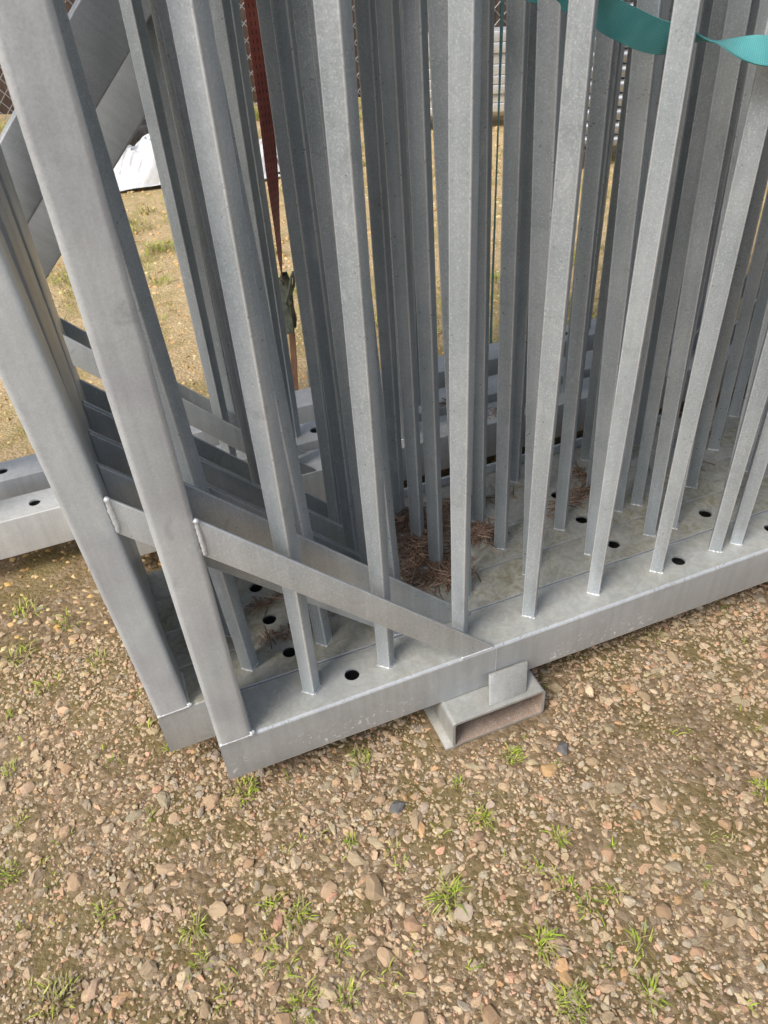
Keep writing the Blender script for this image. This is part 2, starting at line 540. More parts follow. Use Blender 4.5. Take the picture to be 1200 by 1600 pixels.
def scatter(P, S, sub, flat=(0.45, 0.75), sink=0.25, far=False):
    protos, f = rocks(sub, 14)
    nv = len(protos[0])
    n = len(P)
    k = rng.integers(0, len(protos), n)
    base = np.stack(protos)[k]
    sc = np.stack([S * rng.uniform(0.8, 1.3, n), S * rng.uniform(0.65, 1.0, n), S * rng.uniform(*flat, n)], -1)
    v = base * sc[:, None, :]
    tx = rng.normal(0, 0.22, n)
    c, s = np.cos(tx), np.sin(tx)
    y, z = v[..., 1].copy(), v[..., 2].copy()
    v[..., 1], v[..., 2] = c[:, None] * y - s[:, None] * z, s[:, None] * y + c[:, None] * z
    a = rng.uniform(0, 2 * math.pi, n)
    c, s = np.cos(a), np.sin(a)
    x, y = v[..., 0].copy(), v[..., 1].copy()
    v[..., 0], v[..., 1] = c[:, None] * x - s[:, None] * y, s[:, None] * x + c[:, None] * y
    v[..., 0] += P[:, 0, None]
    v[..., 1] += P[:, 1, None]
    v[..., 2] += (hgt(P[:, 0], P[:, 1]) + sc[:, 2] * rng.uniform(-sink - 0.2, sink, n))[:, None]
    tris = f[None] + (np.arange(n) * nv)[:, None, None]
    cols = np.repeat(stone_cols(n, far), nv, axis=0)
    return v.reshape(-1, 3), tris.reshape(-1, 3), cols

def jit_grid(x0, x1, y0, y1, sp):
    xs, ys = np.meshgrid(np.arange(x0, x1, sp), np.arange(y0, y1, sp))
    p = np.stack([xs.ravel(), ys.ravel()], -1)
    return p + rng.uniform(-0.5, 0.5, p.shape) * sp * 1.3

def bare(p):
    """0..1: how sandy (stone-poor) the ground is at p."""
    x, y = p[:, 0], p[:, 1]
    d = np.exp(-(((x - 0.80) / 0.13) ** 2 + ((y - 0.66) / 0.10) ** 2))
    q = 0.5 + 0.5 * np.sin(4.1 * x + 1.3 * np.sin(3 * y)) * np.sin(5.2 * y + 0.8 + 1.1 * np.sin(2.3 * x))
    return np.clip(0.9 * d + 0.45 * q ** 3, 0, 1)

FOOT = (0.37, 0.62, 0.80, 2.16)

def clear(p, r=0.0):
    x, y = p[:, 0], p[:, 1]
    ins = (x > FOOT[0] - r) & (x < FOOT[1] + r) & (y > FOOT[2] - r) & (y < FOOT[3] + r)
    return ~ins

parts = []
off = 0
def add_tier(p, smin, smax, sub, power=1.0, flat=(0.45, 0.75), sink=0.25, far=False):
    global off
    s = smin + (smax - smin) * rng.uniform(0, 1, len(p)) ** power
    v, t, c = scatter(p, s, sub, flat, sink, far)
    parts.append((v, t + off, c))
    off += len(v)

p = jit_grid(-1.0, 2.0, 0.10, 1.45, 0.0078)
p = p[clear(p) & (rng.uniform(0, 1, len(p)) > 0.08 + 0.15 * bare(p))]
add_tier(p, 0.0019, 0.0054, 1, 1.3)
p = jit_grid(-1.0, 2.0, 0.10, 1.45, 0.0138)
p = p[clear(p) & (rng.uniform(0, 1, len(p)) > 0.06 + 0.8 * bare(p))]
add_tier(p, 0.0050, 0.0098, 1, 1.5)
p = jit_grid(-1.0, 2.0, 0.10, 1.6, 0.031)
p = p[clear(p, 0.012) & (rng.uniform(0, 1, len(p)) > 0.22 + 0.78 * bare(p))]
add_tier(p, 0.0090, 0.0140, 2, 1.6)
p = jit_grid(-2.0, 2.2, 1.45, 3.4, 0.026)
p = p[clear(p) & (rng.uniform(0, 1, len(p)) > 0.35)]
add_tier(p, 0.005, 0.013, 1, 1.5, far=True)
p = jit_grid(-2.5, 5.0, 3.4, 7.2, 0.045)
p = p[rng.uniform(0, 1, len(p)) > 0.35]
add_tier(p, 0.009, 0.022, 1, 1.5, far=True)
gv = np.concatenate([a[0] for a in parts])
gt = np.concatenate([a[1] for a in parts])
gc = np.concatenate([a[2] for a in parts])
gravel = obj('gravel', fast_mesh('gravel', gv, gt, gc), M_STONE)
tag(gravel, 'loose pinkish tan and grey gravel covering the yard', 'gravel', kind='stuff')

# the larger stones, each its own piece of the ground
protos, fR = rocks(2, 16)
stone_meshes = []
for w in protos:
    for _ in range(2):
        c = stone_cols(1)[0]
        stone_meshes.append(fast_mesh('stone', w, fR, np.repeat(c[None], len(w), 0)))
dark_stone = fast_mesh('stone', protos[3], fR, np.repeat(np.array([[0.17, 0.165, 0.16]]), len(protos[3]), 0))
spots = [(0.242, 0.747, 0.022, dark_stone), (0.593, 0.730, 0.019, dark_stone), (0.758, 1.093, 0.02, None), (-0.338, 0.839, 0.019, None),
         (0.585, 0.322, 0.014, None), (0.667, 0.34, 0.018, None), (-0.239, 0.641, 0.019, None), (0.414, 0.763, 0.014, None),
         (0.281, 0.599, 0.015, None), (0.078, 0.65, 0.015, None), (0.102, 0.949, 0.017, None)]
pts = [(a, b) for a, b, _, _ in spots]
tries = 0
while len(spots) < 190 and tries < 9000:
    tries += 1
    x, y = random.uniform(-0.75, 1.5), random.uniform(0.2, 1.15)
    q = np.array([[x, y]])
    if not clear(q, 0.03)[0] or bare(q)[0] > 0.55:
        continue
    if y > 0.86 and x > 0.0:                          # mostly out of sight below the rails
        if random.random() < 0.7:
            continue
    if min((x - a) ** 2 + (y - b) ** 2 for a, b in pts) < 0.046 ** 2:
        continue
    pts.append((x, y))
    spots.append((x, y, random.uniform(0.0125, 0.0195) * (1 if random.random() < 0.8 else 1.15), None))
for x, y, s, me in spots:
    me = me or random.choice(stone_meshes)
    sc = (s * random.uniform(0.9, 1.25), s * random.uniform(0.7, 1.0), s * random.uniform(0.42, 0.7))
    o = obj('stone', me, M_STONE, ground, (x, y, float(hgt(x, y)) + sc[2] * 0.15), (random.gauss(0, 0.15), random.gauss(0, 0.15), random.uniform(0, 6.28)))
    o.scale = sc

# ------------------------------------------------------------------ fence panels
RH = 0.111                                          # rail height
LEN = 2.17                                          # clear length between the end posts
POST = 0.060
BARH = 1.78
BAR_OFF = [0.127 + 0.155 * k for k in range(7)]
BAR_OFF = BAR_OFF + [LEN - b for b in BAR_OFF[::-1]]
HOLE_OFF = [0.209, 0.960, LEN - 0.960, LEN - 0.209]

def rail_mesh(L, d, h, r, holes, mat, hr=0.0145):
    """Hollow tube lying along +X from 0 to L, top at z=0, front at y=0."""
    bm = bmesh.new()
    pr = rrect(d, h, r, 5, d / 2, -h / 2)
    n = len(pr)
    a = [bm.verts.new((0, y, z)) for y, z in pr]
    b = [bm.verts.new((L, y, z)) for y, z in pr]
    for i in range(n):
        j = (i + 1) % n
        if pr[i][1] > -1e-6 and pr[j][1] > -1e-6:
            continue                                # the flat of the top, done below
        bm.faces.new((a[i], a[j], b[j], b[i]))
    bm.faces.new(a)
    bm.faces.new(b)
    y0, y1 = r, d - r
    c = 0.028
    xs = 0.0
    def quad(x0, x1):
        bm.faces.new([bm.verts.new(q) for q in ((x0, y0, 0), (x1, y0, 0), (x1, y1, 0), (x0, y1, 0))])
    K = 32
    for hx in holes:
        quad(xs, hx - c)
        hy = d * 0.5
        ring, outr, low = [], [], []
        angs = [2 * math.pi * k / K for k in range(K)]
        for ex in (hx - c, hx + c):
            for ey in (y0, y1):
                t = math.atan2(ey - hy, ex - hx) % (2 * math.pi)
                i = min(range(K), key=lambda q: abs((angs[q] - t + math.pi) % (2 * math.pi) - math.pi))
                angs[i] = t
        for t in angs:
            ct, st = math.cos(t), math.sin(t)
            ring.append(bm.verts.new((hx + hr * ct, hy + hr * st, 0)))
            low.append(bm.verts.new((hx + hr * ct, hy + hr * st, -0.005)))
            k = 1e9
            if abs(ct) > 1e-9:
                k = min(k, c / abs(ct))
            if abs(st) > 1e-9:
                k = min(k, ((y1 - hy) if st > 0 else (hy - y0)) / abs(st))
            outr.append(bm.verts.new((hx + k * ct, hy + k * st, 0)))
        for i in range(K):
            j = (i + 1) % K
            bm.faces.new((ring[i], outr[i], outr[j], ring[j]))
            bm.faces.new((ring[i], ring[j], low[j], low[i]))
        xs = hx + c
    quad(xs, L)
    bmesh.ops.remove_doubles(bm, verts=bm.verts[:], dist=1e-6)
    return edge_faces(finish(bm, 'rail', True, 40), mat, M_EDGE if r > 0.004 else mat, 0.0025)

def bar_mesh(wide):
    bm = bmesh.new()
    rings = []
    for z, w in ((0.0, 0.0255), (0.06, 0.0257), (0.25, 0.0262 + 0.22 * wide), (0.45, 0.0272 + 0.55 * wide), (0.6, 0.0276 + 0.65 * wide), (BARH, 0.0276 + 0.65 * wide)):
        rings.append([bm.verts.new((x, y, z)) for x, y in rrect(w, w, 0.0024, 3, rot=math.pi / 4)])
    n = len(rings[0])
    for a, b in zip(rings, rings[1:]):
        for i in range(n):
            bm.faces.new((a[i], a[(i + 1) % n], b[(i + 1) % n], b[i]))
    bm.faces.new(rings[0][::-1])
    bm.faces.new(rings[-1])
    return finish(bm, 'bar', True, 50)
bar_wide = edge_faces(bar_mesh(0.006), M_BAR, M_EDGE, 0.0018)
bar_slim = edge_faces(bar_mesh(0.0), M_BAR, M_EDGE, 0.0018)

def bead(pts, r, jit=0.25, n=9):
    """A run of weld: an uneven, flattened seam with a blob where it was started."""
    bm = bmesh.new()
    A, B = Vector(pts[0]), Vector(pts[-1])
    m = max(6, int((B - A).length / (r * 0.8)))
    q, rad, w = [], [], 1.0
    for i in range(m + 1):
        q.append(A.lerp(B, i / m) + Vector((random.gauss(0, r * .1), 0, random.gauss(0, r * .06))))
        w = 0.7 * w + 0.3 * random.uniform(0.55, 1.15)
        rad.append(r * w * (0.5 if i in (0, m) else (1.35 if i == 1 else 1)))
    tube_bm(bm, q, rad, n, 0.05)
    return finish(bm, 'weld', True, 180)

weld_mes = []
for k in range(4):
    bm = bmesh.new()
    h = 0.0177
    for (ax, ay, bx, by) in ((-h, 0, 0, -h), (0, -h, h, 0)):
        tube_bm(bm, [(ax + (bx - ax) * t + random.gauss(0, .0006), ay + (by - ay) * t + random.gauss(0, .0006), 0.0006) for t in np.linspace(0.04, 0.96, 9)],
                [0.0021 * random.uniform(0.4, 1.3) for _ in range(9)], 6)
    ex, ey = random.choice([(h, 0), (-h, 0), (0, -h)])
    tube_bm(bm, [(ex - .003, ey - .001, 0.001), (ex, ey - .002, 0.0025), (ex + .003, ey - .001, 0.001)], [0.001, 0.0024, 0.001], 7, 0.2)
    me = finish(bm, 'weld', True, 80)
    me.materials.append(M_WELD)
    weld_mes.append(me)

BR = [(0, 0.495), (0, 0.4265), (0.4175, 0.0012), (0.486, 0.0012)]
def brace_mesh(mirror, t=0.0065):
    bm = bmesh.new()
    pr = [((LEN - x) if mirror else x, z) for x, z in BR]
    a = [bm.verts.new((x, 0, z)) for x, z in pr]
    b = [bm.verts.new((x, t, z)) for x, z in pr]
    for i in range(4):
        j = (i + 1) % 4
        bm.faces.new((a[i], a[j], b[j], b[i]))
    bm.faces.new(a)
    bm.faces.new(b)
    bmesh.ops.bevel(bm, geom=bm.edges[:], offset=0.0014, segments=2, affect='EDGES', profile=0.5)
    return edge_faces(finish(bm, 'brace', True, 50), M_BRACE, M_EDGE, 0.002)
brace_l, brace_r = brace_mesh(False), brace_mesh(True)

def post_mesh(d):
    me = finish(prism_z(rrect(POST, d, 0.009, 6), 0.0, BARH), 'post', True, 60)
    me.materials.append(M_POST)
    return me

def panel(name_label, ur, yf, d, rail_mat, x_left=None, x_right=None, bars=True, braces=True, detail=False, lean=0.0, group='galvanised fence panels stacked upright'):
    """ur: inner edge of the left post; yf: front of the rail."""
    e = empty('fence_panel', (ur, yf, DK))
    tag(e, name_label, 'fence panel', group)
    xl = -POST if x_left is None else x_left
    xr = LEN + POST if x_right is None else x_right
    holes = [h - xl for h in HOLE_OFF if xl + 0.05 < h < xr - 0.05]
    rail_name = obj('bottom_rail', rail_mesh(xr - xl, d, RH, 0.0055 if rail_mat is M_RAIL_A else 0.0025, holes, rail_mat), None, e, (xl, 0, 0)).name
    if rail_mat is M_RAIL_A:
        obj('seam', box_mesh('seam', 0.4895 - xl, 0.4913 - xl, -0.0005, 0.002, -RH + 0.004, -0.004), M_BRACE, bpy.data.objects[rail_name])
    tr = obj('top_rail', rail_mesh(xr - xl, d, 0.08, 0.0055, [], M_RAIL_A), None, e, (xl - math.tan(lean) * BARH, 0, BARH + 0.08))
    pd = d - 0.004
    pm = post_mesh(pd)
    for px in (xl + POST / 2, xr - POST / 2):
        po = obj('post', pm, None, e, (px, pd / 2 - 0.0012, 0), (0, -lean, 0))
        if detail and px < 0.5:
            obj('weld', bead([(-POST / 2 + .001, -pd / 2 + .001, 0.0), (POST / 2 + .002, -pd / 2 + .001, 0.0)], 0.0024), M_WELD, po)
            obj('weld', bead([(POST / 2 + .0005, -pd / 2 + .004, 0.001), (POST / 2 + .001, pd / 2 - .01, 0.001)], 0.003), M_WELD, po)
            obj('weld', bead([(POST / 2 - .002, -pd / 2 + .001, 0.002), (POST / 2 + .006, -pd / 2 + .0035, 0.004)], 0.0045), M_WELD, po)
    if bars:
        for k, bx in enumerate(BAR_OFF):
            if bars is not True and not (bars[0] < bx < bars[1]):
                continue
            b = obj('bar', bar_wide if detail else bar_slim, None, e, (bx + random.gauss(0, .0012), d / 2, 0), (0, -lean, random.gauss(0, 0.02)))
            obj('weld', random.choice(weld_mes), None, b)
    if braces:
        for side, me in ((0, brace_l), (1, brace_r)):
            for yy in (0.0012, d - 0.0105):
                sh = math.tan(lean) * 0.46 / 0.486
                tip = LEN - 0.486 if side else 0.486
                k = 1 - sh if side else 1 + sh
                b = obj('brace', me, None, e, (tip * (1 - k), yy, 0))
                b.scale = (k, 1, 1)
                if detail and side == 0 and yy < 0.01:
                    obj('weld', bead([(0.002, 0.0005, 0.494), (0.003, 0.0005, 0.426)], 0.0042, 0.3, 9), M_WELD, b)
                    obj('weld', bead([(0.415, 0.001, 0.001), (0.484, 0.001, 0.001)], 0.0026, 0.3), M_WELD, b)
    return e

pA = panel('front galvanised steel fence panel, nearest the viewer, clean rail with white spatters', 0.027, 0.874, 0.1072, M_RAIL_A, detail=True)
pB = panel('second fence panel from the front, its end post sticking out left of the front one', -0.066, 0.982, 0.1000, M_RAIL, detail=True, lean=math.radians(2.2))
pC = panel('third galvanised fence panel from the front, pine needles lying on its bottom rail', -0.080, 1.083, 0.1030, M_RAIL, lean=math.radians(1.0))
pD = panel('fourth galvanised fence panel from the front, between the third and fifth in the tight row', -0.082, 1.187, 0.1030, M_RAIL, lean=math.radians(0.95))
pE = panel('fifth galvanised fence panel, rearmost of the tight front row, before the dark gap', -0.086, 1.291, 0.099, M_RAIL, lean=math.radians(0.45))
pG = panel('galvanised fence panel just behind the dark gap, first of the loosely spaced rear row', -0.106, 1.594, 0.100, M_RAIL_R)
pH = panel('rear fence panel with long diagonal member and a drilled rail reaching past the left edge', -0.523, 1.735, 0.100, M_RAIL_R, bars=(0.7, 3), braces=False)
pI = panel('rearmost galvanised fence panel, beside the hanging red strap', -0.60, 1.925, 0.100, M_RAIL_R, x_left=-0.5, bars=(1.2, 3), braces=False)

def diagonal(parent, x0, z0, x1, z1, w, y0, t):
    dx, dz = x1 - x0, z1 - z0
    L = math.hypot(dx, dz)
    bm = bmesh.new()
    box_bm(bm, 0, L, 0, t, -w / 2, w / 2)
    bmesh.ops.bevel(bm, geom=bm.edges[:], offset=0.005, segments=3, affect='EDGES', profile=0.5)
    return obj('diagonal', finish(bm, 'diagonal', True, 50), M_POST, parent, (x0, y0, z0), (0, -math.atan2(dz, dx), 0))

diagonal(pH, 0.0, 0.3385, 1.42, 1.7585, 0.111, 0.004, 0.05)
diagonal(pI, 0.0, 0.10, 1.65, 1.75, 0.118, 0.004, 0.05)

# ------------------------------------------------------------------ skid under the panels
def skid(x0, x1, label):
    e = empty('steel_skid', (x0, 0.818, 0.0))
    tag(e, label, 'skid')
    w, hh, L = x1 - x0, 0.0745, 1.30
    bm = bmesh.new()
    o_ = rrect(w, hh, 0.009, 5, w / 2, 0.004 + hh / 2)
    i_ = rrect(w - 0.011, hh - 0.011, 0.005, 5, w / 2, 0.004 + hh / 2)
    n = len(o_)
    oa = [bm.verts.new((x, 0, z)) for x, z in o_]
    ob = [bm.verts.new((x, L, z)) for x, z in o_]
    ia = [bm.verts.new((x, 0, z)) for x, z in i_]
    ib = [bm.verts.new((x, L, z)) for x, z in i_]
    for k in range(n):
        j = (k + 1) % n
        bm.faces.new((oa[k], ob[k], ob[j], oa[j]))
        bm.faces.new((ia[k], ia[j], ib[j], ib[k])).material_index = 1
        bm.faces.new((oa[k], oa[j], ia[j], ia[k]))
        bm.faces.new((ob[k], ib[k], ib[j], ob[j]))
    tme = finish(bm, 'tube', True, 50)
    tme.materials.append(M_SKID)
    tme.materials.append(M_SKID_IN)
    obj('tube', tme, None, e)
    obj('base_plate', box_mesh('base_plate', -0.014, w + 0.002, 0.003, L - 0.003, -0.004, 0.0035, 0.001), M_SKID, e)
    bm = bmesh.new()
    t_, zb_ = 0.0065, hh + 0.0045
    lo = [(0.086, 0.010), (0.168, 0.010)]
    hi = [(0.104, 0.0475), (0.190, 0.0475)]
    vs = [bm.verts.new(q) for q in ((lo[0][0], lo[0][1], zb_), (lo[1][0], lo[1][1], zb_), (hi[1][0], hi[1][1], zb_ + 0.043), (hi[0][0], hi[0][1], zb_ + 0.043))]
    vb = [bm.verts.new((q.co.x, q.co.y + t_, q.co.z - (0.0 if k < 2 else 0.002))) for k, q in enumerate(vs)]
    bm.faces.new(vs)
    bm.faces.new(vb[::-1])
    for k in range(4):
        j = (k + 1) % 4
        bm.faces.new((vs[k], vb[k], vb[j], vs[j]))
    bmesh.ops.bevel(bm, geom=bm.edges[:], offset=0.001, segments=2, affect='EDGES', profile=0.5)
    obj('stop_tab', finish(bm, 'stop_tab', True, 40), M_SKID, e)
    obj('stop_tab', box_mesh('stop_tab', 0.106, 0.190, 1.236, 1.243, hh + 0.0045, hh + 0.004 + 0.15, 0.0012), M_SKID, e)
    return e
skid(0.396, 0.603, 'open ended rectangular steel skid tube carrying the fence panels on the gravel')

strip_e = obj('flat_bar', box_mesh('flat_bar', 0.42, 1.34, 1.3925, 1.400, DK - 0.06, DK + 0.022, 0.0012), M_BRACE)
tag(strip_e, 'narrow dark flat steel bar on edge behind the tight front row of panels', 'flat bar')

# ------------------------------------------------------------------ straps
def ribbon(path, width, angles, thick=0.0022, seg=14):
    """path: control points; angles: rotation of the width direction about the path (0 = up)."""
    P = [Vector(q) for q in path]
    pts, ang = [], []
    for i in range(len(P) - 1):
        p0, p1, p2, p3 = P[max(i - 1, 0)], P[i], P[i + 1], P[min(i + 2, len(P) - 1)]
        for k in range(seg):
            t = k / seg
            pts.append(0.5 * ((2 * p1) + (p2 - p0) * t + (2 * p0 - 5 * p1 + 4 * p2 - p3) * t * t + (3 * p1 - p0 - 3 * p2 + p3) * t ** 3))
            u = t * t * (3 - 2 * t)
            ang.append(angles[i] * (1 - u) + angles[i + 1] * u)
    pts.append(P[-1])
    ang.append(angles[-1])
    bm = bmesh.new()
    uvl = bm.loops.layers.uv.new('UVMap')
    rows, dist, uvd = [], 0.0, {}
    for i, q in enumerate(pts):
        d = (pts[min(i + 1, len(pts) - 1)] - pts[max(i - 1, 0)]).normalized()
        up = Vector((0, 0, 1)) if abs(d.z) < 0.8 else Vector((1, 0, 0))
        u0 = (up - d * up.dot(d)).normalized()
        n0 = d.cross(u0)
        c, s = math.cos(ang[i]), math.sin(ang[i])
        wv, nv = u0 * c + n0 * s, n0 * c - u0 * s
        if i:
            dist += (q - pts[i - 1]).length
        row = []
        for sd_, prof in ((1, (-0.5, -0.25, 0, 0.25, 0.5)), (-1, (0.5, 0.25, 0, -0.25, -0.5))):
            for f in prof:
                vtx = bm.verts.new(q + wv * width * f + nv * sd_ * thick / 2)
                uvd[vtx] = (f * width + 0.05, dist)
                row.append(vtx)
        rows.append(row)
    n = len(rows[0])
    for a, b in zip(rows, rows[1:]):
        for k in range(n):
            f = bm.faces.new((a[k], a[(k + 1) % n], b[(k + 1) % n], b[k]))
            f.smooth = True
    bm.faces.new(rows[0][::-1])
    bm.faces.new(rows[-1])
    for f in bm.faces:
        for l in f.loops:
            l[uvl].uv = uvd[l.vert]
    return finish(bm, 'webbing', True, 50)

teal = obj('lashing_strap', ribbon([(0.10, 1.083, DK + 1.16), (0.42, 1.082, DK + 1.13), (0.575, 1.078, DK + 1.07), (0.655, 0.985, DK + 1.035), (0.70, 0.960, DK + 1.010), (0.765, 0.958, DK + 0.986),
                                    (0.83, 0.940, DK + 0.978), (0.885, 0.896, DK + 0.966), (0.96, 0.886, DK + 0.955), (1.15, 0.884, DK + 0.95), (1.40, 0.888, DK + 0.96)],
                                   0.041, [0.0, 0.0, 0.1, 0.5, 0.3, 0.4, 1.45, 2.4, 2.85, 3.0, 3.05]), M_TEAL)
tag(teal, 'twisted teal lashing strap woven between the front bars at the top right', 'strap')
teal2 = obj('lashing_strap', ribbon([(1.168, 2.12, 0.03), (1.168, 2.122, DK + 0.15), (1.168, 2.12, DK + 0.6), (1.168, 2.118, DK + 1.1), (1.168, 2.10, DK + 1.8)],
                                    0.045, [0.9, 0.95, 1.0, 0.85, 0.7]), M_TEAL)
tag(teal2, 'thin teal strap hanging straight down behind the panels, seen edge on', 'strap')

red = empty('ratchet_strap', (0.485, 2.12, DK + 0.25))
tag(red, 'dark red perforated lashing strap hanging straight with a ratchet buckle, behind the panels', 'strap')
O = Vector((0.485, 2.12, DK + 0.25))
def loc(pts_):
    return [tuple(Vector(q) - O) for q in pts_]
obj('upper_webbing', ribbon(loc([(0.482, 2.12, DK + 0.30), (0.486, 2.12, DK + 0.42), (0.497, 2.12, DK + 0.66), (0.507, 2.12, DK + 0.98), (0.515, 2.12, DK + 1.8)]), 0.047,
                            [1.38, 1.05, 0.55, 0.1, 0.0]), M_RED, red)
obj('lower_webbing', ribbon(loc([(0.487, 2.122, DK + 0.19), (0.486, 2.125, DK + 0.10), (0.476, 2.13, DK - 0.05), (0.47, 2.13, 0.012)]), 0.022, [0.9, 0.9, 0.9, 0.9]), M_RUST, red)
bm = bmesh.new()
for sx in (-0.021, 0.017):
    prof = [(-0.012, -0.085), (0.010, -0.09), (0.016, -0.05), (0.014, 0.02), (0.02, 0.06), (0.012, 0.085), (-0.006, 0.088), (-0.016, 0.05), (-0.013, -0.02), (-0.017, -0.055)]
    a = [bm.verts.new((sx, y, z)) for y, z in prof]
    b = [bm.verts.new((sx + 0.004, y, z)) for y, z in prof]
    for i in range(len(prof)):
        j = (i + 1) % len(prof)
        bm.faces.new((a[i], a[j], b[j], b[i]))
    bm.faces.new(a)
    bm.faces.new(b)
ratchet = obj('ratchet_frame', finish(bm, 'ratchet_frame', True, 40), M_BUCKLE, red, (0, 0, -0.015), (0, 0, 1.0))
bm = bmesh.new()
tube_bm(bm, [(-0.028, 0, 0.0), (0.028, 0, 0.0)], 0.011, 14)
tube_bm(bm, [(-0.024, 0.002, -0.075), (0.024, 0.002, -0.075)], 0.008, 12)
tube_bm(bm, [(-0.024, 0.004, 0.072), (0.024, 0.004, 0.072)], 0.007, 12)
obj('spool', finish(bm, 'spool', True, 50), M_BUCKLE, ratchet)
bm = bmesh.new()
tube_bm(bm, [(-0.019, 0.0, 0.0), (-0.022, -0.02, 0.045), (-0.020, -0.03, 0.085), (0, -0.033, 0.095), (0.020, -0.03, 0.085), (0.022, -0.02, 0.045), (0.019, 0.0, 0.0)], 0.0045, 8)
obj('handle', finish(bm, 'handle', True, 60), M_BUCKLE, ratchet)

# ------------------------------------------------------------------ pine needles on the rails
def needles(blobs, name, label):
    V, T, C = [], [], []
    k = 0
    for (x0, y0, sx, sy, n, h) in blobs:
        for _ in range(n):
            gx_, gy_ = random.gauss(0, 1), random.gauss(0, 1)
            x, y = x0 + sx * gx_, y0 + sy * gy_
            hh = h * math.exp(-0.5 * (gx_ * gx_ + gy_ * gy_))
            L = random.uniform(0.026, 0.055)
            a = random.uniform(0, math.pi)
            tz = random.gauss(0, 0.18)
            d = Vector((math.cos(a), math.sin(a), tz)).normalized() * L / 2
            bend = Vector((-math.sin(a), math.cos(a), 0)) * random.gauss(0, 0.003)
            z = DK + 0.0012 + random.uniform(0, 1) * hh + abs(d.z)
            c = Vector((x, y, z))
            s = Vector((-math.sin(a), math.cos(a), 0)) * 0.00105
            u = Vector((0, 0, 0.0018))
            for q in (c - d, c + bend, c + d):
                V += [q - s, q + s, q + u]
            for r in (0, 3):
                for e in range(3):
                    f = (e + 1) % 3
                    T += [(k + r + e, k + r + f, k + r + 3 + f), (k + r + e, k + r + 3 + f, k + r + 3 + e)]
            col = np.array(random.choice([(0.33, 0.22, 0.16), (0.20, 0.13, 0.085), (0.47, 0.34, 0.25), (0.28, 0.195, 0.15)])) * random.uniform(0.7, 1.2)
            C += [col] * 9
            k += 9
    o = obj(name, fast_mesh(name, np.array([tuple(v) for v in V]), np.array(T), np.array(C)), M_NEEDLE)
    return tag(o, label, 'needles', kind='stuff')
needles([(0.51, 1.30, 0.035, 0.022, 150, 0.014), (0.545, 1.26, 0.035, 0.03, 150, 0.014), (0.50, 1.20, 0.035, 0.03, 230, 0.018), (0.485, 1.125, 0.03, 0.028, 300, 0.020), (0.52, 1.09, 0.022, 0.014, 110, 0.014),
         (0.645, 1.185, 0.018, 0.018, 120, 0.012), (0.60, 1.22, 0.03, 0.03, 50, 0.008),
         (0.965, 1.28, 0.016, 0.02, 34, 0.005), (0.93, 1.22, 0.022, 0.015, 34, 0.004), (0.60, 1.30, 0.05, 0.02, 70, 0.006)],
        'pine_needles', 'heap of brown dry pine needles lying on the bottom rails')
# loose needles and bits caught in the seams between the rails
needles([(u, y, 0.03, 0.003, 16, 0.002) for u, y in ((0.12, 1.081), (0.17, 1.082), (0.15, 1.184), (0.13, 1.175), (0.86, 1.185), (0.87, 1.20), (0.95, 1.185), (1.2, 1.184), (1.35, 1.288), (0.75, 1.287), (0.9, 1.64), (0.85, 1.75), (1.1, 1.78))],
        'pine_needles', 'loose dry needles caught in the seams of the bottom rails')

# a pale pebble lying in the needles
pb = obj('pebble', fast_mesh('pebble', protos[5], fR, np.repeat(np.array([[0.45, 0.43, 0.39]]), len(protos[5]), 0)), M_STONE, None, (0.472, 1.118, DK + 0.013))
pb.scale = (0.016, 0.012, 0.008)
tag(pb, 'pale pebble lying on the heap of pine needles', 'pebble')

# ------------------------------------------------------------------ grass
GC = [(0.31, 0.40, 0.045), (0.42, 0.49, 0.065), (0.24, 0.33, 0.04), (0.48, 0.50, 0.11), (0.35, 0.47, 0.045)]
DC = [(0.36, 0.30, 0.14), (0.28, 0.22, 0.10), (0.42, 0.36, 0.2)]
def blades(x0, y0, z0, n, L, rad, dry, out):
    V, T, C = out
    bias = random.uniform(0, 6.28)
    flat = random.uniform(0.75, 1.3)
    for _ in range(n):
        a = random.uniform(0, 2 * math.pi)
        r = rad * math.sqrt(random.random())
        b = Vector((x0 + r * math.cos(a), y0 + r * math.sin(a), z0))
        a2 = a + random.gauss(0, 0.7) if random.random() < 0.6 else bias + random.gauss(0, 0.9)
        l = L * random.uniform(0.5, 1.25)
        lean = random.uniform(0.35, 1.15) * flat
        dirh = Vector((math.cos(a2), math.sin(a2), 0))
        w = random.uniform(0.0008, 0.0016) * (L / 0.04) ** 0.4
        side = Vector((-math.sin(a2), math.cos(a2), 0)) * w
        p0 = b
        p1 = b + dirh * l * 0.32 * lean + Vector((0, 0, l * 0.42))
        p2 = b + dirh * l * 0.75 * lean + Vector((0, 0, l * (0.72 - 0.25 * lean)))
        p3 = b + dirh * l * 1.05 * lean + Vector((0, 0, l * (0.80 - 0.45 * lean)))
        k = len(V)
        V += [p0 - side, p0 + side, p1 - side * 0.95, p1 + side * 0.95, p2 - side * 0.7, p2 + side * 0.7, p3]
        T += [(k, k + 1, k + 3), (k, k + 3, k + 2), (k + 2, k + 3, k + 5), (k + 2, k + 5, k + 4), (k + 4, k + 5, k + 6)]
        c = np.array(random.choice(DC if random.random() < dry else GC)) * random.uniform(0.75, 1.2)
        C += [c * 0.9] * 2 + [c] * 4 + [c * 1.1]

def grass_obj(out, name, shift=(0, 0, 0)):
    V, T, C = out
    arr = np.array([tuple(v) for v in V]) - np.array(shift)
    return obj(name, fast_mesh(name, arr, np.array(T), np.array(C)), M_BLADE, None, shift)

